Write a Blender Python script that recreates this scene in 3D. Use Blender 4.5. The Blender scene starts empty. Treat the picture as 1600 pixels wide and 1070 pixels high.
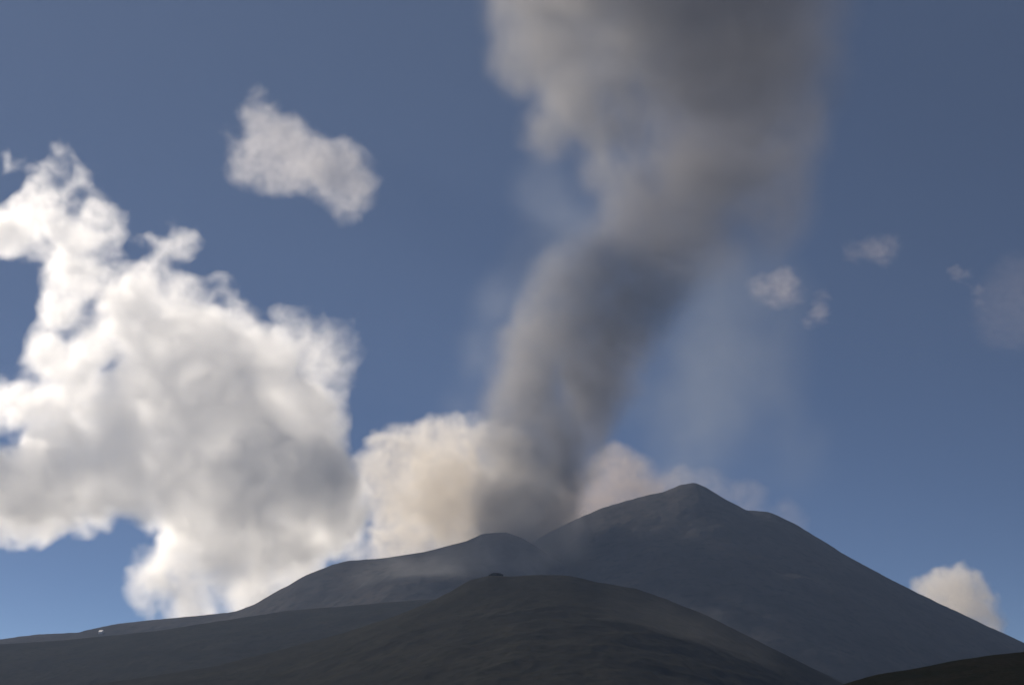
import bpy, bmesh, math, random
import numpy as np
from mathutils import Vector, Matrix, Euler

R = math.radians
scene = bpy.context.scene
C = scene.collection

# ------------------------------------------------------------------ camera
SRC_W, SRC_H, FPX, HORIZON = 1600.0, 1070.0, 2323.0, 1120.0
PITCH = math.atan((HORIZON - SRC_H / 2) / FPX)
CAM_Z = 2.0
cam_data = bpy.data.cameras.new('camera')
cam_data.sensor_width = 36.0
cam_data.lens = 36.0 * FPX / SRC_W
cam_data.clip_start = 0.5
cam_data.clip_end = 200000.0
cam = bpy.data.objects.new('camera', cam_data)
cam.location = (0, 0, CAM_Z)
cam.rotation_euler = (math.pi / 2 + PITCH, 0, 0)
C.objects.link(cam)
scene.camera = cam

# ------------------------------------------------------------------ sky, sun, exposure
SUN_ELEV, SUN_AZ = 28.0, -42.0            # azimuth from +Y, negative is towards -X
world = bpy.data.worlds.new('World')
scene.world = world
world.use_nodes = True
wn = world.node_tree
bg = wn.nodes['Background']
sky = wn.nodes.new('ShaderNodeTexSky')
sky.sky_type = 'NISHITA'
sky.sun_disc = False
sky.sun_elevation = R(SUN_ELEV)
sky.sun_rotation = R(SUN_AZ)
sky.altitude = 3200
sky.air_density = 0.42
sky.dust_density = 0.1
sky.ozone_density = 2.0
wn.links.new(sky.outputs[0], bg.inputs['Color'])
bg.inputs['Strength'].default_value = 0.05

sun_data = bpy.data.lights.new('sun', 'SUN')
sun_data.energy = 5.0
sun_data.angle = R(0.5)
sun_data.color = (1.0, 0.89, 0.75)
sun = bpy.data.objects.new('sun', sun_data)
sd = Vector((math.sin(R(SUN_AZ)) * math.cos(R(SUN_ELEV)), math.cos(R(SUN_AZ)) * math.cos(R(SUN_ELEV)), math.sin(R(SUN_ELEV))))
sun.rotation_euler = sd.to_track_quat('Z', 'Y').to_euler()
sun.location = sd * 3000
C.objects.link(sun)

scene.view_settings.view_transform = 'Standard'
scene.view_settings.look = 'None'
scene.view_settings.exposure = 0.22
scene.view_settings.gamma = 1.0
cy = scene.cycles
cy.use_denoising = True
cy.volume_bounces = 14
cy.max_bounces = 16
cy.diffuse_bounces = 2
cy.volume_step_rate = 1.0
cy.volume_max_steps = 512
cy.sample_clamp_indirect = 6.0

# ------------------------------------------------------------------ helpers
def tag(o, label=None, cat=None, group=None, kind=None):
    for k, v in (('label', label), ('category', cat), ('group', group), ('kind', kind)):
        if v:
            o[k] = v

def at(px, py, y):
    """the point seen at (px, py) of the photograph, at ground distance y"""
    u, v = (px - SRC_W / 2) / FPX, (SRC_H / 2 - py) / FPX
    fy = math.cos(PITCH) - v * math.sin(PITCH)
    fz = math.sin(PITCH) + v * math.cos(PITCH)
    return (u / fy * y, y, CAM_Z + fz / fy * y)

def link_mesh(name, verts, faces, mat, parent=None, smooth=True):
    me = bpy.data.meshes.new(name)
    me.from_pydata(verts, [], faces)
    me.update()
    if smooth:
        me.polygons.foreach_set('use_smooth', np.ones(len(me.polygons), bool))
    o = bpy.data.objects.new(name, me)
    C.objects.link(o)
    if mat:
        me.materials.append(mat)
    o.parent = parent
    return o

def perlin(p, seed):
    """gradient noise, p: (n,3) -> (n,) about -1..1"""
    rng = np.random.RandomState(seed)
    perm = rng.permutation(256).astype(np.int32)
    perm = np.concatenate([perm, perm])
    g = rng.normal(size=(256, 3)).astype(np.float32)
    g /= np.linalg.norm(g, axis=1)[:, None]
    fl = np.floor(p)
    f = (p - fl).astype(np.float32)
    i = fl.astype(np.int64) & 255
    w = f * f * f * (f * (f * 6 - 15) + 10)
    out = 0
    for dx in (0, 1):
        wx = w[:, 0] if dx else 1 - w[:, 0]
        hx = perm[(i[:, 0] + dx) & 255]
        for dy in (0, 1):
            wy = w[:, 1] if dy else 1 - w[:, 1]
            hy = perm[hx + ((i[:, 1] + dy) & 255)]
            for dz in (0, 1):
                wz = w[:, 2] if dz else 1 - w[:, 2]
                h = perm[hy + ((i[:, 2] + dz) & 255)]
                gr = g[h]
                d = gr[:, 0] * (f[:, 0] - dx) + gr[:, 1] * (f[:, 1] - dy) + gr[:, 2] * (f[:, 2] - dz)
                out = out + wx * wy * wz * d
    return out * 1.5

def fbm(p, seed, octaves, billow=0.0, gain=0.52):
    out, a, t = 0, 1.0, 0.0
    for k in range(octaves):
        n = perlin(p * (2.07 ** k) + 17.3 * k, seed + k)
        if billow:
            n = (1 - billow) * n + billow * (0.55 - 2.0 * np.abs(n))
        out = out + a * n
        t += a
        a *= gain
    return out / t

# ------------------------------------------------------------------ terrain
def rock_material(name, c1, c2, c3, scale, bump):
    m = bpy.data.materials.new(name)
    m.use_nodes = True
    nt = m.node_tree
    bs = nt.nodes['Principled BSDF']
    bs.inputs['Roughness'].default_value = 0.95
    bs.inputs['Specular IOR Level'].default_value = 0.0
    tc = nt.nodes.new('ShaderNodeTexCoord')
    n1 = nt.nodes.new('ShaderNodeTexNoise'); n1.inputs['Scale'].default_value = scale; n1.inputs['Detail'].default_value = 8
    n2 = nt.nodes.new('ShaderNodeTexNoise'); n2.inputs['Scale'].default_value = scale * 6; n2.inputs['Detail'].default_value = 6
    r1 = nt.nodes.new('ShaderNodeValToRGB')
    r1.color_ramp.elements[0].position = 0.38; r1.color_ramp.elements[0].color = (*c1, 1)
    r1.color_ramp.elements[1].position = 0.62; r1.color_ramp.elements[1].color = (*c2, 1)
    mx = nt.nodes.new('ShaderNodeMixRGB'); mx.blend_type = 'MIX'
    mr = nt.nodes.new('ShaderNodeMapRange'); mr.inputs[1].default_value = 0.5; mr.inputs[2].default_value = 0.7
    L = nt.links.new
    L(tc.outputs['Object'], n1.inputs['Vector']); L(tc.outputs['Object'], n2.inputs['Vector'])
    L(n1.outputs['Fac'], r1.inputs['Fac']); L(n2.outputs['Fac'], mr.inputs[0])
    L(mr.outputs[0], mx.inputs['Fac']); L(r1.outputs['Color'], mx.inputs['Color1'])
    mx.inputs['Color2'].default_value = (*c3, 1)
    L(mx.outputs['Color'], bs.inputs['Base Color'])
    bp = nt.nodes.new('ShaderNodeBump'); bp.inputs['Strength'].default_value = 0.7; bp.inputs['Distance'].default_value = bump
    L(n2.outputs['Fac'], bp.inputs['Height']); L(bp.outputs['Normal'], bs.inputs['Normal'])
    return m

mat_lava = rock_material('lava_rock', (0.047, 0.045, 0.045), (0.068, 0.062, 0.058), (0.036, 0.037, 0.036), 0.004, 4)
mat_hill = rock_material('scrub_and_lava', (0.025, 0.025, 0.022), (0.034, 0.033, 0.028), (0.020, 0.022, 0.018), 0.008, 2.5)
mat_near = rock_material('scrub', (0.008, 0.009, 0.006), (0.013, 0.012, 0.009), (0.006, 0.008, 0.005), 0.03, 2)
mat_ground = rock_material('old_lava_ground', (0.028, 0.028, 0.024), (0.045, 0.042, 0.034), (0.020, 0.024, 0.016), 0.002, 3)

def ridge(X, Y, prof, D, front, back, rnd, seed, amp, scale, crest_amp, ys=0.7):
    """height of a ridge whose crest, at distance D(x), follows the outline prof; falls off to the front and to the back"""
    pts = [at(px, py, D) for px, py in prof]
    xs = np.array([p[0] for p in pts]); zs = np.array([p[2] for p in pts])
    t = Y - D
    # the outline is smoothed between its points with a cubic blend
    xi = np.clip(X, xs[0], xs[-1])
    zc = np.interp(xi, xs, zs)
    for s in (-1, 1):
        zc = zc + np.interp(np.clip(X + s * 9.0 * D / 7000, xs[0], xs[-1]), xs, zs)
    zc /= 3
    out = np.maximum(np.maximum(xs[0] - X, X - xs[-1]), 0)
    zc = zc - 0.4 * out
    zs_far = 0
    for s in np.linspace(-1, 1, 9):
        zs_far = zs_far + np.interp(np.clip(X + s * 170.0 * D / FPX, xs[0], xs[-1]), xs, zs) / 9
    wf = 1 - np.exp(-(t / (0.05 * D)) ** 2)
    zc = zc * (1 - wf) + (np.minimum(zs_far, zc + 30) - 0.4 * out) * wf
    drop = np.where(t < 0, front, back) * (np.sqrt(t * t + rnd * rnd) - rnd)
    p = np.stack([X.ravel() * scale, Y.ravel() * scale * ys, np.zeros(X.size)], 1)
    n = fbm(p, seed, 7, 0.6).reshape(X.shape)
    p2 = p * 4.5
    n2 = fbm(p2, seed + 40, 5, 0.3, 0.6).reshape(X.shape)
    w = 1 - np.exp(-(t / (rnd * 4 + 120)) ** 2)
    return zc - drop + amp * w * n + crest_amp * n2

def terrain(name, x0, x1, y0, y1, nx, ny, fn, mat, yc=None):
    ux = np.linspace(x0, x1, nx)
    uy = np.linspace(y0, y1, ny)
    X, Y = np.meshgrid(ux, uy)
    Z = np.maximum(fn(X, Y), -6.0)
    v = np.stack([X, Y, Z], -1).reshape(-1, 3)
    idx = np.arange(nx * ny).reshape(ny, nx)
    f = np.stack([idx[:-1, :-1], idx[:-1, 1:], idx[1:, 1:], idx[1:, :-1]], -1).reshape(-1, 4)
    o = link_mesh(name, v.tolist(), f.tolist(), mat)
    tag(o, kind='structure')
    return o, (ux, uy, Z)

CONE = [(560, 1010), (700, 925), (820, 856), (850, 836), (900, 811), (940, 794), (980, 782), (1010, 774), (1038, 768), (1062, 757),
        (1084, 754), (1103, 762), (1130, 779), (1165, 797), (1200, 800), (1230, 812), (1270, 836), (1330, 873), (1400, 910), (1430, 925),
        (1500, 958), (1590, 1000), (1700, 1045), (1900, 1110)]
SHOULDER = [(-600, 1040), (-200, 1012), (0, 998), (60, 991), (120, 988), (180, 975), (250, 967), (320, 961), (370, 955), (400, 943), (440, 920),
            (480, 898), (520, 882), (545, 876), (600, 872), (660, 863), (700, 853), (730, 845), (755, 834), (790, 831), (815, 840), (850, 862),
            (950, 930), (1100, 1020), (1300, 1115)]
HILL_B = [(-500, 1030), (-100, 1012), (100, 1000), (250, 985), (370, 966), (450, 954), (550, 946), (640, 938), (720, 934), (800, 940), (950, 960),
          (1080, 980), (1160, 1000), (1260, 1040), (1400, 1100)]
HILL_A = [(-400, 1118), (0, 1085), (200, 1062), (340, 1040), (450, 1012), (540, 988), (620, 962), (680, 937), (708, 922), (735, 906), (765, 899), (800, 901), (840, 898), (890, 899), (930, 909), (990, 919), (1040, 936), (1100, 960), (1170, 995), (1250, 1035), (1330, 1075), (1420, 1110), (1500, 1140)]
NEAR = [(1150, 1118), (1250, 1092), (1320, 1068), (1370, 1053), (1410, 1047), (1440, 1042), (1500, 1030), (1550, 1023), (1600, 1018), (1700, 1012), (1900, 1020), (2100, 1060)]

def f_volcano(X, Y):
    a = ridge(X, Y, CONE, 7700, 0.42, 0.5, 40, 11, 42, 1 / 420, 9.0)
    b = ridge(X, Y, SHOULDER, 7150, 0.36, 0.45, 40, 23, 34, 1 / 380, 8.0)
    k = 8.0
    return np.maximum(a, b) + k * np.exp(-np.abs(a - b) / k) * 0.5

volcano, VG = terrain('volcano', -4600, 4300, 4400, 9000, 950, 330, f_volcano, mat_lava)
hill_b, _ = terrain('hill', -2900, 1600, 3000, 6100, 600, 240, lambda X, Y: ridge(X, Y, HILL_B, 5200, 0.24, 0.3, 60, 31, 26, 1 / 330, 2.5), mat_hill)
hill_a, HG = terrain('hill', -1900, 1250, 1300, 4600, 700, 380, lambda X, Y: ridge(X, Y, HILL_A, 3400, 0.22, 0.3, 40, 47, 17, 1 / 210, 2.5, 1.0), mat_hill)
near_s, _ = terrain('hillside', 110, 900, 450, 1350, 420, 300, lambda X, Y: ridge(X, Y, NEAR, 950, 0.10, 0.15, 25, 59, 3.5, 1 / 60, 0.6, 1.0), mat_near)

gx = np.concatenate([-np.geomspace(60000, 200, 40), np.linspace(-150, 150, 7), np.geomspace(200, 60000, 40)])
GX, GY = np.meshgrid(gx, gx)
GZ = fbm(np.stack([GX.ravel() / 900, GY.ravel() / 900, GX.ravel() * 0], 1), 71, 3).reshape(GX.shape) * np.clip(np.hypot(GX, GY) / 4000, 0, 1) * 3
idx = np.arange(GX.size).reshape(GX.shape)
ground = link_mesh('ground', np.stack([GX, GY, GZ], -1).reshape(-1, 3).tolist(),
                   np.stack([idx[:-1, :-1], idx[:-1, 1:], idx[1:, 1:], idx[1:, :-1]], -1).reshape(-1, 4).tolist(), mat_ground)
tag(ground, kind='structure')

# ------------------------------------------------------------------ clouds and smoke: closed lumpy bodies filled with a scattering volume
def surface_nets(S):
    """closed mesh of S = 0, S > 0 inside; in grid units"""
    ins = S > 0
    c = np.zeros(tuple(n - 1 for n in S.shape), np.int8)
    for dx in (0, 1):
        for dy in (0, 1):
            for dz in (0, 1):
                c += ins[dx:S.shape[0] - 1 + dx, dy:S.shape[1] - 1 + dy, dz:S.shape[2] - 1 + dz]
    act = (c > 0) & (c < 8)
    acc = np.zeros(act.shape + (3,), np.float32)
    cnt = np.zeros(act.shape, np.float32)
    for ax in range(3):
        o1, o2 = [a for a in range(3) if a != ax]
        sl0 = [slice(None)] * 3; sl1 = [slice(None)] * 3
        sl0[ax] = slice(0, -1); sl1[ax] = slice(1, None)
        a, b = S[tuple(sl0)], S[tuple(sl1)]
        cr = (a > 0) != (b > 0)
        t = np.where(cr, a / np.where(cr, a - b, 1), 0).astype(np.float32)
        for d1 in (0, 1):
            for d2 in (0, 1):
                s = [slice(None)] * 3
                s[o1] = slice(d1, S.shape[o1] - 1 + d1); s[o2] = slice(d2, S.shape[o2] - 1 + d2)
                m = cr[tuple(s)]
                pos = np.zeros(m.shape + (3,), np.float32)
                pos[..., ax] = t[tuple(s)]; pos[..., o1] = d1; pos[..., o2] = d2
                acc += pos * m[..., None]; cnt += m
    ids = -np.ones(act.shape, np.int64)
    ijk = np.argwhere(act)
    ids[act] = np.arange(len(ijk))
    verts = ijk + acc[act] / np.maximum(cnt[act], 1)[:, None]
    faces = []
    for ax in range(3):
        o1, o2 = (ax + 1) % 3, (ax + 2) % 3
        sl0 = [slice(None)] * 3; sl1 = [slice(None)] * 3
        sl0[ax] = slice(0, -1); sl1[ax] = slice(1, None)
        for sgn, m in ((1, (S[tuple(sl0)] > 0) & ~(S[tuple(sl1)] > 0)), (-1, ~(S[tuple(sl0)] > 0) & (S[tuple(sl1)] > 0))):
            e = np.argwhere(m)
            if not len(e):
                continue
            q = []
            for d1, d2 in ((0, 0), (1, 0), (1, 1), (0, 1)):
                k = e.copy(); k[:, o1] -= 1 - d1; k[:, o2] -= 1 - d2
                q.append(ids[k[:, 0], k[:, 1], k[:, 2]])
            q = np.stack(q, 1)
            faces.append(q if sgn > 0 else q[:, ::-1])
    return verts, np.concatenate(faces)

def cloud(name, D, blobs, voxel, density, albedo, edge, noise_amp, noise_scale, seed, aniso=0.4, octaves=5, billow=0.75, step=None,
          flat=0.8, soft=0.35, stretch=(1, 1, 1), detail=0.35, erode=0.10, fine_q=0.4, lean=None, shaded_ash=None, fscale=0.22):
    """blobs: (px, py, radius in px [, weight [, distance offset in radii]]). voxel, edge, noise_amp, noise_scale in px of the photograph."""
    rng = random.Random(seed)
    u = D / FPX * 1.02
    P, Rr, W = [], [], []
    for b in blobs:
        px, py, r = b[:3]
        w = b[3] if len(b) > 3 else 1.0
        off = b[4] if len(b) > 4 else rng.uniform(-0.5, 0.5)
        lo_ = lean[1] * max(0.0, lean[0] - py) * u if lean else 0.0
        P.append(at(px, py, D + off * r * u - lo_)); Rr.append(r * u); W.append(w)
    P = np.array(P); Rr = np.array(Rr); W = np.array(W)
    vs = voxel * u
    pad = noise_amp * u * 0.9 + 3 * vs
    lo = (P - Rr[:, None]).min(0) - pad
    hi = (P + Rr[:, None]).max(0) + pad
    n = np.ceil((hi - lo) / vs).astype(int) + 1
    base = lo.copy()
    ax = [base[k] + np.arange(n[k]) * vs for k in range(3)]
    G = np.stack(np.meshgrid(*ax, indexing='ij'), -1).reshape(-1, 3).astype(np.float32)
    k = soft * float(np.median(Rr))
    acc = np.zeros(len(G), np.float32); wac = np.zeros(len(G), np.float32); w2 = np.zeros(len(G), np.float32)
    for c, r, w in zip(P, Rr, W):
        d = G - c.astype(np.float32)
        d[:, 1] /= flat
        s = r - np.sqrt((d * d).sum(1))
        e = np.exp(np.clip(s / k, -30, 30))
        acc += e; wac += e * w * w; w2 += e * w
    S = k * np.log(acc + 1e-20)
    Wt = wac / (w2 + 1e-20)
    near = S > -pad
    N = np.full(len(G), -1.0, np.float32)
    Q = G[near] / (noise_scale * u)
    Q = Q * np.array([1 / stretch[0], 1 / stretch[1], 1 / stretch[2]], np.float32)
    wq = np.stack([perlin(Q * 0.8 + 5 * j, seed + 90 + j) for j in range(3)], 1)
    Q = Q + 0.45 * wq
    N[near] = fbm(Q, seed, octaves, billow)
    S2 = S + noise_amp * u * N
    fine = np.zeros(len(G), np.float32)
    fine[near] = fbm(Q * 2.3 + 31, seed + 50, 3, 0.3)
    dens = np.clip(S2 / (edge * u), 0, 1)
    dens = dens * dens * (3 - 2 * dens)
    dens = dens * Wt * np.clip(1 + detail * 2.5 * fine, 0.05, 3)
    S3 = S2.reshape(n).copy()
    S3[0] = S3[-1] = -vs; S3[:, 0] = S3[:, -1] = -vs; S3[:, :, 0] = S3[:, :, -1] = -vs
    hv, hf = surface_nets(S3 + 0.25 * vs)
    hv = hv * vs + base
    origin = P.mean(0)
    inner = (S2 > 0) & (S3.reshape(-1) > 0)
    pts = G[inner]
    wts = dens[inner]
    wmax = float(wts.max())
    nh = len(hv)
    allv = np.concatenate([hv, pts]) - origin
    me = bpy.data.meshes.new(name)
    me.vertices.add(len(allv)); me.vertices.foreach_set('co', allv.astype(np.float32).ravel())
    me.loops.add(hf.size); me.loops.foreach_set('vertex_index', hf.astype(np.int32).ravel())
    me.polygons.add(len(hf)); me.polygons.foreach_set('loop_start', (np.arange(len(hf)) * 4).astype(np.int32))
    me.update(calc_edges=True)
    o = bpy.data.objects.new(name, me)
    o.location = origin
    C.objects.link(o)
    vg = o.vertex_groups.new(name='density')
    q = np.clip(np.round(wts / wmax * 100), 0, 100).astype(int)
    ids = np.arange(nh, nh + len(pts))
    for lv in range(101):
        sel = ids[q == lv]
        if len(sel):
            vg.add(sel.tolist(), lv / 100, 'REPLACE')
    vg.add(list(range(nh)), 0.0, 'REPLACE')
    m = bpy.data.materials.new(name + '_volume')
    m.use_nodes = True
    nt = m.node_tree
    nt.nodes.remove(nt.nodes['Principled BSDF'])
    pd = nt.nodes.new('ShaderNodeTexPointDensity')
    pd.point_source = 'OBJECT'; pd.object = o; pd.space = 'OBJECT'
    pd.radius = vs * 1.05
    pd.resolution = int(min(max(n) * 1.2, 256))
    pd.interpolation = 'Linear'
    pd.vertex_color_source = 'VERTEX_WEIGHT'; pd.vertex_attribute_name = 'density'
    sep = nt.nodes.new('ShaderNodeSeparateColor')
    mul = nt.nodes.new('ShaderNodeMath'); mul.operation = 'MULTIPLY'; mul.inputs[1].default_value = density * wmax
    vol = nt.nodes.new('ShaderNodeVolumePrincipled')
    vol.inputs['Color'].default_value = (*albedo, 1)
    vol.inputs['Anisotropy'].default_value = aniso
    L = nt.links.new
    tc = nt.nodes.new('ShaderNodeTexCoord')
    nz = nt.nodes.new('ShaderNodeTexNoise')
    nz.inputs['Scale'].default_value = 1.0 / (noise_scale * u * fscale)
    nz.inputs['Detail'].default_value = 4.0
    nz.inputs['Distortion'].default_value = 0.6
    er = nt.nodes.new('ShaderNodeMath'); er.operation = 'MULTIPLY_ADD'; er.inputs[1].default_value = -erode; er.use_clamp = False
    mr = nt.nodes.new('ShaderNodeMapRange'); mr.inputs[1].default_value = 0.3; mr.inputs[2].default_value = 0.7
    mr.inputs[3].default_value = 1 + fine_q; mr.inputs[4].default_value = 1 - fine_q
    ml = nt.nodes.new('ShaderNodeMath'); ml.operation = 'MULTIPLY'; ml.use_clamp = False
    mxx = nt.nodes.new('ShaderNodeMath'); mxx.operation = 'MAXIMUM'; mxx.inputs[1].default_value = 0.0
    nt.links.new(tc.outputs['Object'], nz.inputs['Vector'])
    nt.links.new(nz.outputs['Fac'], er.inputs[0]); nt.links.new(sep.outputs[0], er.inputs[2])
    nt.links.new(nz.outputs['Fac'], mr.inputs[0])
    nt.links.new(er.outputs[0], mxx.inputs[0]); nt.links.new(mxx.outputs[0], ml.inputs[0]); nt.links.new(mr.outputs[0], ml.inputs[1])
    L(pd.outputs['Color'], sep.inputs[0]); L(ml.outputs[0], mul.inputs[0]); L(mul.outputs[0], vol.inputs['Density'])
    L(vol.outputs[0], nt.nodes['Material Output'].inputs['Volume'])
    if shaded_ash:
        # self-shading put into the albedo: column darker right of a slanted plane, paler left
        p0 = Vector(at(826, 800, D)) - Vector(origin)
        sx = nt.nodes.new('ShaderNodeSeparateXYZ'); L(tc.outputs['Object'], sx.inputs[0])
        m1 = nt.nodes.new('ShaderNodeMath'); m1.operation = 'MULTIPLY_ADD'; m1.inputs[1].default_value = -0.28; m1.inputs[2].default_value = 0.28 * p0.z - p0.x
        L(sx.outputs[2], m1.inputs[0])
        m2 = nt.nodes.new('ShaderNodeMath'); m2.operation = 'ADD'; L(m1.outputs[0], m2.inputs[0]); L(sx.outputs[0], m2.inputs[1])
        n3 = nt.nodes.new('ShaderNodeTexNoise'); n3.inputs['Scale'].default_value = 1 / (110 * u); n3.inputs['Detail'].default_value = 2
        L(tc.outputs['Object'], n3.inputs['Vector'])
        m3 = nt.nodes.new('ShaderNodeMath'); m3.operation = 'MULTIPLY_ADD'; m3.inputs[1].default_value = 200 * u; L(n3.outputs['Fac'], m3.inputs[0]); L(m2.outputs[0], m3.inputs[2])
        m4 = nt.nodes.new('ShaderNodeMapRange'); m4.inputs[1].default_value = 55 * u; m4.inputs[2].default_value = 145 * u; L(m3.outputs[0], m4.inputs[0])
        mc = nt.nodes.new('ShaderNodeMixRGB'); mc.inputs['Color1'].default_value = (*albedo, 1); mc.inputs['Color2'].default_value = (*shaded_ash, 1)
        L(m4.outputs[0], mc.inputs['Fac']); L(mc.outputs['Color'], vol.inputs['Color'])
    ext = (hv.max(0) - hv.min(0))
    m.cycles.volume_step_rate = (step or 2.0) * vs / (float(ext.mean()) / 10)
    me.materials.append(m)
    print(name, n, len(pts), 'hull', nh, 'wmax', round(wmax, 2), 'steprate', round(m.cycles.volume_step_rate, 3))
    return o

WHITE = (0.998, 0.998, 0.998)
c = cloud('cloud', 10200, [
    (98, 232, 28, 0.4), (68, 268, 28, 0.5), (58, 305, 26, 0.6), (125, 285, 32, 0.4), (150, 335, 38, 0.5), (60, 350, 42, 0.8), (10, 365, 46, 0.9), (110, 378, 48, 0.8), (180, 365, 32, 0.6), (-20, 345, 45, 0.8),
    (10, 250, 24, 0.35), (115, 430, 50), (95, 490, 50), (75, 560, 46), (120, 610, 60), (100, 665, 46), (60, 690, 44), (135, 560, 42), (150, 670, 50), (40, 645, 44), (-20, 650, 50), (-90, 640, 80),
    (265, 340, 24, 0.3), (292, 372, 32, 0.5), (265, 400, 30, 0.5), (245, 425, 24, 0.6), (275, 450, 34, 0.7), (345, 440, 20, 0.3), (235, 385, 14, 0.25), (375, 470, 26, 0.4), (450, 500, 30, 0.3), (510, 510, 28, 0.22),
    (190, 480, 70, 1, -0.3), (255, 530, 80, 1, -0.4), (330, 560, 86, 1, -0.3), (415, 560, 70, 0.8, -0.2), (485, 570, 60, 0.5, 0), (535, 530, 34, 0.18), (540, 600, 36, 0.22), (565, 490, 16, 0.15), (575, 560, 18, 0.12),
    (350, 640, 110, 1, -0.5), (450, 660, 90, 1, -0.4), (250, 640, 105, 1, -0.6), (510, 690, 54, 0.7, -0.2), (490, 770, 84, 1.6, -1.0), (545, 780, 36, 0.6), (540, 850, 40, 0.7), (470, 905, 50, 0.9), (400, 750, 100, 1.3, -0.9), (300, 750, 105, 1, -0.7), (200, 730, 90, 1, -0.8), (120, 755, 78, 1.1, -0.9), (135, 800, 46, 1, -0.9),
    (40, 770, 72, 1.6, -1.3), (-40, 780, 84, 1.6, -1.3), (70, 818, 40, 1.5, -1.2), (520, 810, 54, 1.5, -0.9), (450, 840, 66, 1.5, -1.0), (380, 850, 74, 1, -0.4), (300, 860, 74, 1, 0), (240, 905, 38, 1, 0.3), (222, 950, 38, 1, 0.3),
    (300, 960, 60, 1, 0.2), (390, 930, 60, 1, 0.1)],
    voxel=5, density=0.0095, albedo=WHITE, edge=36, noise_amp=46, noise_scale=95, seed=5, aniso=0.65, octaves=6, flat=0.72, detail=0.5, erode=0.13)
tag(c, 'huge billowing white cumulus cloud with grey shaded middle over the left slope', 'cloud', 'cumulus clouds')

c = cloud('cloud', 9800, [
    (398, 145, 24, 0.35), (400, 185, 40, 0.7), (440, 218, 54), (392, 245, 42), (372, 275, 32, 0.8), (485, 252, 50), (535, 248, 40), (558, 280, 42), (515, 278, 46),
    (550, 312, 36, 0.8), (450, 275, 40), (346, 205, 18, 0.35), (540, 340, 24, 0.3), (420, 290, 30, 0.6)],
    voxel=3.4, density=0.0042, albedo=(0.86, 0.845, 0.85), edge=34, noise_amp=27, noise_scale=44, seed=19, erode=0.12, fscale=0.5, octaves=6)
tag(c, 'small detached pale grey cloud floating alone high in the blue sky', 'cloud', 'cumulus clouds')

c = cloud('cloud', 13500, [
    (592, 705, 34), (640, 700, 44), (690, 690, 42), (735, 682, 38), (785, 705, 50), (600, 785, 44), (660, 780, 80), (720, 780, 80), (790, 780, 70, 0.8), (620, 850, 50),
    (700, 860, 60), (790, 850, 60, 0.8), (588, 738, 34), (566, 880, 40, 0.6), (845, 780, 60, 0.5), (845, 840, 50, 0.5)],
    voxel=4, density=0.0052, albedo=(0.999, 0.97, 0.92), edge=22, noise_amp=36, noise_scale=62, seed=26, octaves=6, flat=0.5, aniso=0.55)
tag(c, 'cream coloured cloud bank rising behind the ridge left of the smoke column', 'cloud', 'cumulus clouds')

c = cloud('cloud', 13500, [
    (960, 715, 26), (940, 745, 42), (990, 745, 36), (900, 795, 55), (1000, 780, 50), (870, 835, 50), (950, 830, 60), (1060, 760, 38, 0.35), (1110, 750, 36, 0.3),
    (1170, 780, 40, 0.3), (1230, 800, 30, 0.3), (1250, 830, 30, 0.2)],
    voxel=4.4, density=0.0030, albedo=(0.79, 0.71, 0.63), edge=22, noise_amp=22, noise_scale=70, seed=35)
tag(c, 'dull cream cloud peeping out behind the volcano summit', 'cloud', 'cumulus clouds')

c = cloud('cloud', 13000, [
    (1466, 918, 34), (1508, 904, 28), (1432, 920, 16), (1490, 945, 48), (1532, 940, 28), (1548, 985, 34)],
    voxel=3.2, density=0.006, albedo=(0.998, 0.965, 0.91), edge=18, noise_amp=24, noise_scale=38, seed=45, octaves=6)
tag(c, 'little cream puff of cloud low behind the right flank of the volcano', 'cloud', 'cumulus clouds')

for args in (
    ([(1185, 450, 28), (1225, 440, 32), (1242, 462, 22), (1212, 465, 26)], 0.0012, 55, 'small brownish scrap of cloud just right of the smoke plume'),
    ([(1285, 465, 18), (1280, 490, 22), (1262, 508, 16)], 0.0018, 65, 'faint curling shred of cloud below the brownish scrap'),
    ([(1330, 395, 22), (1365, 390, 28), (1395, 378, 20), (1385, 405, 20)], 0.0010, 75, 'faint feathery wisp, highest of the thin scraps at the right'),
    ([(1490, 425, 18), (1512, 430, 16), (1528, 455, 14), (1530, 475, 12)], 0.0020, 85, 'thin hooked wisp of cloud near the right side of the sky'),
    ([(1585, 425, 40), (1600, 480, 70), (1560, 515, 46), (1660, 460, 70), (1545, 470, 30)], 0.00017, 95, 'flat brownish smudge of thin cloud at the right border of the sky')):
    bl, dn, sd_, lb = args
    c = cloud('cloud_wisp', 9600, bl, voxel=3.2, density=dn * 1.6, albedo=(0.84, 0.76, 0.74), edge=22, noise_amp=26, noise_scale=22, seed=sd_, detail=0.6, stretch=(1.8, 1, 1), octaves=6, fscale=0.6)
    tag(c, lb, 'cloud wisp', 'thin wisps of cloud')

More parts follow.
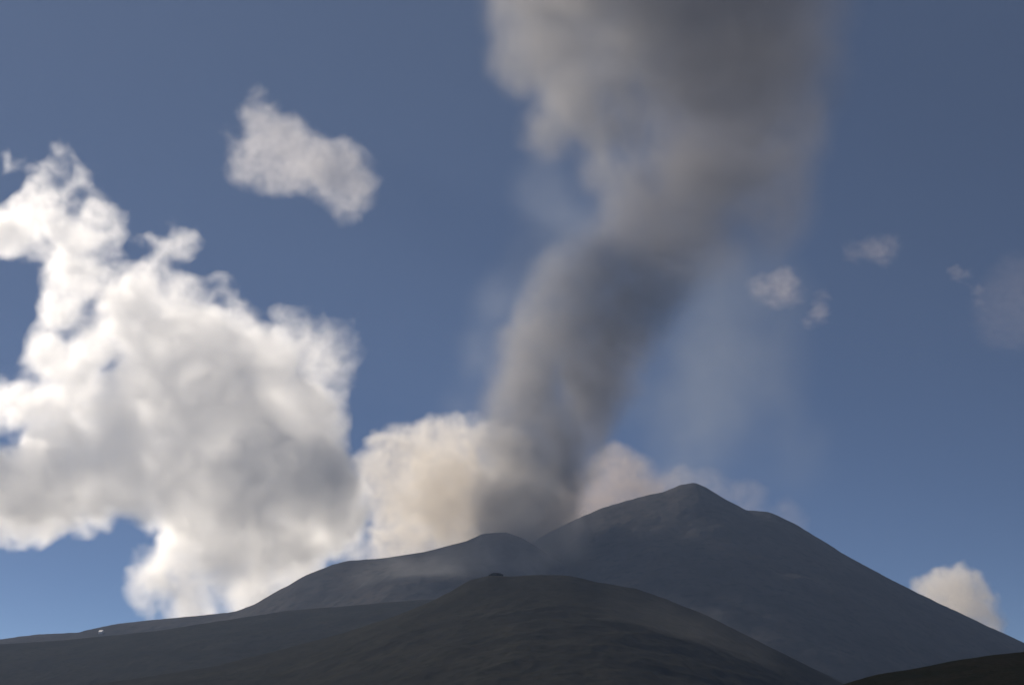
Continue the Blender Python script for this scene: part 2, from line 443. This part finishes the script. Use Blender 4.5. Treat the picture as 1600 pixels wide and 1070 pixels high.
ASH = (0.51, 0.50, 0.495)
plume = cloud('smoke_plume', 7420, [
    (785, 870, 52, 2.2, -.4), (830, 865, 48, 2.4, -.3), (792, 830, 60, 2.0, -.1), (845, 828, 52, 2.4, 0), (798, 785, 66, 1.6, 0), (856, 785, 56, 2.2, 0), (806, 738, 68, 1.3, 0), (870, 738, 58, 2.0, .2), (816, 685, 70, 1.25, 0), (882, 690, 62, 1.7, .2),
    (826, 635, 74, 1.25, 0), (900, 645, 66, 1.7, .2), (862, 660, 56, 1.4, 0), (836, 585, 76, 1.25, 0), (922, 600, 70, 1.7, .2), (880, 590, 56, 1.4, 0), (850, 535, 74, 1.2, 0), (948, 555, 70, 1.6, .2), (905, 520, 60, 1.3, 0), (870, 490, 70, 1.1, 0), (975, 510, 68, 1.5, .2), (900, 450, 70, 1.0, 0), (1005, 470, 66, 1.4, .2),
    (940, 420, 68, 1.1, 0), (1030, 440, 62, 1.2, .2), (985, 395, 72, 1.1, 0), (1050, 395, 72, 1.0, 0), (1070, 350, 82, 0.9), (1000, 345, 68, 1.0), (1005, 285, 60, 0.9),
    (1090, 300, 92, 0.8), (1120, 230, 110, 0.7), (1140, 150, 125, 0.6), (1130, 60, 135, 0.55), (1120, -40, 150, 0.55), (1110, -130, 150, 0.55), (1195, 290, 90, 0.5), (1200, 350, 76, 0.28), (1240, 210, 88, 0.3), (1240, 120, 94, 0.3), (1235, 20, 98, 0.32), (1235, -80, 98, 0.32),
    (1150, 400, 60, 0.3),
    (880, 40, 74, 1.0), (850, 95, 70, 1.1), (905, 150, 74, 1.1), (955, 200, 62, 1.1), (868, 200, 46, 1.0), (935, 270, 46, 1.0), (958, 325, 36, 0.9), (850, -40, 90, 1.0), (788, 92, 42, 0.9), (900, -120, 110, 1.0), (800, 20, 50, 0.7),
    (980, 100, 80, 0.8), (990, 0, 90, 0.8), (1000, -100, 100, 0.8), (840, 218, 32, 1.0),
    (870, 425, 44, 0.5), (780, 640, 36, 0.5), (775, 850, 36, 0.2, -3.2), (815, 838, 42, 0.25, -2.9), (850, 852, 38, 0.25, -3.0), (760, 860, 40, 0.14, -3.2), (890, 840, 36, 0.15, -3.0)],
    voxel=5.5, density=0.0042, albedo=ASH, edge=58, noise_amp=40, noise_scale=105, seed=105, aniso=0.35, stretch=(1, 1, 1.25), detail=0.42, flat=0.85, soft=0.28, erode=0.0, fine_q=0.3, lean=(400, 1.4), octaves=6, shaded_ash=(0.34, 0.33, 0.335))
tag(plume, 'tall grey column of ashy smoke and steam leaning out of the crater', 'smoke plume')

veil = cloud('gas_veil', 6650, [
    (560, 905, 34, 0.5), (620, 893, 46, 0.8), (690, 885, 50), (760, 880, 54), (830, 876, 48), (890, 850, 44, 0.8), (930, 820, 36, 0.5), (700, 915, 40, 0.8)],
    voxel=6, density=0.0010, albedo=(0.80, 0.82, 0.86), edge=36, noise_amp=26, noise_scale=110, seed=205, detail=0.3, erode=0.0, fine_q=0.25)
tag(veil, 'thin veil of blue grey gas drifting over the crater shoulder', 'smoke')
veil = cloud('gas_veil', 8300, [
    (850, 290, 74, 0.5), (885, 350, 76, 0.8), (835, 410, 74, 0.8), (780, 480, 62), (745, 560, 56), (715, 650, 50, 0.8)],
    voxel=8, density=0.00048, albedo=(0.70, 0.74, 0.78), edge=60, noise_amp=26, noise_scale=130, seed=225, detail=0.3, erode=0.0, fine_q=0.25, octaves=6, flat=1.2)
tag(veil, 'pale blue grey veil of gas along the sunny side of the smoke column', 'smoke')
veil = cloud('gas_veil', 8300, [
    (1140, 440, 90), (1120, 540, 105), (1100, 650, 100), (1190, 600, 90, 0.7), (1200, 470, 80, 0.7), (1080, 740, 80, 0.8), (1240, 720, 80, 0.5), (1010, 640, 60)],
    voxel=9, density=0.00034, albedo=(0.66, 0.70, 0.70), edge=80, noise_amp=50, noise_scale=150, seed=235, detail=0.3, erode=0.0, fine_q=0.25, octaves=6, flat=1.2)
tag(veil, 'broad faint grey green gas veil between the dark side of the column and summit', 'smoke')
veil = cloud('gas_veil', 2900, [
    (1040, 1040, 40, 1.0), (1062, 1010, 30, 0.8), (1030, 1080, 46, 1.0), (1080, 1060, 40, 0.8), (960, 960, 50, 0.35), (1030, 970, 56, 0.45), (1100, 1000, 60, 0.5), (1170, 1040, 60, 0.5), (1120, 1070, 60, 0.5)],
    voxel=5, density=0.0007, albedo=(0.80, 0.82, 0.84), edge=34, noise_amp=16, noise_scale=50, seed=215, detail=0.3, erode=0.0, fine_q=0.25)
tag(veil, 'faint puff of pale vapour low in front of the dark hill, right of its middle', 'smoke')

# ------------------------------------------------------------------ things standing on the slopes
def height(grid, x, y):
    ux, uy, Z = grid
    i = min(max(int(np.searchsorted(ux, x)) - 1, 0), len(ux) - 2); j = min(max(int(np.searchsorted(uy, y)) - 1, 0), len(uy) - 2)
    a = (x - ux[i]) / (ux[i + 1] - ux[i]); b = (y - uy[j]) / (uy[j + 1] - uy[j])
    return float((Z[j, i] * (1 - a) + Z[j, i + 1] * a) * (1 - b) + (Z[j + 1, i] * (1 - a) + Z[j + 1, i + 1] * a) * b)

def plain(name, col, rough=0.8):
    m = bpy.data.materials.new(name); m.use_nodes = True
    nt = m.node_tree; bs = nt.nodes['Principled BSDF']
    bs.inputs['Roughness'].default_value = rough
    n = nt.nodes.new('ShaderNodeTexNoise'); n.inputs['Scale'].default_value = 0.6
    rr = nt.nodes.new('ShaderNodeValToRGB')
    rr.color_ramp.elements[0].color = (*[c * 0.85 for c in col], 1); rr.color_ramp.elements[1].color = (*col, 1)
    nt.links.new(n.outputs['Fac'], rr.inputs['Fac']); nt.links.new(rr.outputs['Color'], bs.inputs['Base Color'])
    return m

def ground_hit(grid, px, py, y0, y1):
    for y in np.linspace(y0, y1, 900):
        x, _, z = at(px, py, y)
        if height(grid, x, y) >= z:
            return x, y, height(grid, x, y)
    x, _, z = at(px, py, y1)
    return x, y1, height(grid, x, y1)

hx, hy, hz = ground_hit(VG, 158, 989, 5200, 7150)
hut = bpy.data.objects.new('mountain_hut', None)
hut.location = (hx, hy, hz - 1.0); hut.rotation_euler = (0, 0, R(-28))
C.objects.link(hut)
tag(hut, 'tiny white mountain building on the bare slope under the big white cloud', 'building')
def box(bm, x0, x1, y0, y1, z0, z1):
    v = [bm.verts.new((x, y, z)) for x in (x0, x1) for y in (y0, y1) for z in (z0, z1)]
    for f in ((0, 1, 3, 2), (4, 6, 7, 5), (0, 4, 5, 1), (2, 3, 7, 6), (0, 2, 6, 4), (1, 5, 7, 3)):
        bm.faces.new([v[k] for k in f])
def bm_obj(name, bm, mat, parent):
    bmesh.ops.recalc_face_normals(bm, faces=bm.faces)
    me = bpy.data.meshes.new(name); bm.to_mesh(me); bm.free()
    o = bpy.data.objects.new(name, me); C.objects.link(o); me.materials.append(mat); o.parent = parent
    return o
m_wall, m_roof, m_dark = plain('white_render', (0.75, 0.75, 0.74)), plain('white_sheet_roof', (0.8, 0.8, 0.8), 0.5), plain('dark_glass', (0.03, 0.03, 0.035), 0.3)
W_, D_, H_ = 10.0, 6.5, 8.0
bm = bmesh.new()
box(bm, -W_, W_, -D_, D_, -4, H_)
a = [bm.verts.new((sx * W_, y, z)) for sx in (-1, 1) for y, z in ((-D_, H_ + .003), (D_, H_ + .003), (0, H_ + 7))]
bm.faces.new(a[:3]); bm.faces.new(a[3:])
bm_obj('wall', bm, m_wall, hut)
bm = bmesh.new()
for sgn in (-1, 1):
    p = [(-W_ - 1, sgn * (D_ + 1), H_ - .9), (W_ + 1, sgn * (D_ + 1), H_ - .9), (W_ + 1, 0, H_ + 7.2), (-W_ - 1, 0, H_ + 7.2)]
    lo = [bm.verts.new(q) for q in p]; up = [bm.verts.new((q[0], q[1], q[2] + 0.5)) for q in p]
    bm.faces.new(lo); bm.faces.new(up)
    for k in range(4):
        bm.faces.new((lo[k], lo[(k + 1) % 4], up[(k + 1) % 4], up[k]))
bm_obj('roof', bm, m_roof, hut)
bm = bmesh.new(); box(bm, -1, 1, -D_ - .15, -D_ + .1, -3.9, 1.5); bm_obj('door', bm, m_dark, hut)
for wx in (-7, -4, 4, 7):
    bm = bmesh.new(); box(bm, wx - .8, wx + .8, -D_ - .12, -D_ + .1, 2.5, 5); bm_obj('window', bm, m_dark, hut)

def outcrop(grid, px, D, w, h, seed, label):
    x = at(px, 900, D)[0]
    z = height(grid, x, D)
    bm = bmesh.new()
    bmesh.ops.create_icosphere(bm, subdivisions=4, radius=1.0)
    co = np.array([v.co[:] for v in bm.verts])
    n = fbm(co * 1.6 + seed, seed, 5, 0.7)
    for v, k in zip(bm.verts, n):
        v.co *= 1 + 0.38 * float(k)
        v.co = Vector((v.co.x * w, v.co.y * w * 0.7, v.co.z * h))
    o = bm_obj('rock_outcrop', bm, mat_near, None)
    o.location = (x, D, z)
    tag(o, label, 'rock')
outcrop(HG, 775, 3400, 16, 7, 301, 'dark rock knob on the top of the foreground hill, left end of its flat crest')

# ------------------------------------------------------------------ haze
def haze_box(x0, x1, y0, y1, z0, z1, density):
    v = [(x, y, z) for x in (x0, x1) for y in (y0, y1) for z in (z0, z1)]
    f = [(0, 1, 3, 2), (4, 6, 7, 5), (0, 4, 5, 1), (2, 3, 7, 6), (0, 2, 6, 4), (1, 5, 7, 3)]
    m = bpy.data.materials.new('haze_air')
    m.use_nodes = True
    nt = m.node_tree
    nt.nodes.remove(nt.nodes['Principled BSDF'])
    p = nt.nodes.new('ShaderNodeVolumePrincipled')
    p.inputs['Color'].default_value = (0.40, 0.545, 0.85, 1)
    p.inputs['Density'].default_value = density
    p.inputs['Anisotropy'].default_value = 0.2
    nt.links.new(p.outputs[0], nt.nodes['Material Output'].inputs['Volume'])
    m.cycles.homogeneous_volume = True
    o = link_mesh('haze', v, f, m, smooth=False)
    tag(o, kind='stuff')
    return o
haze_box(-62000, 62000, -62000, 9300, -12, 5200, 0.000025)
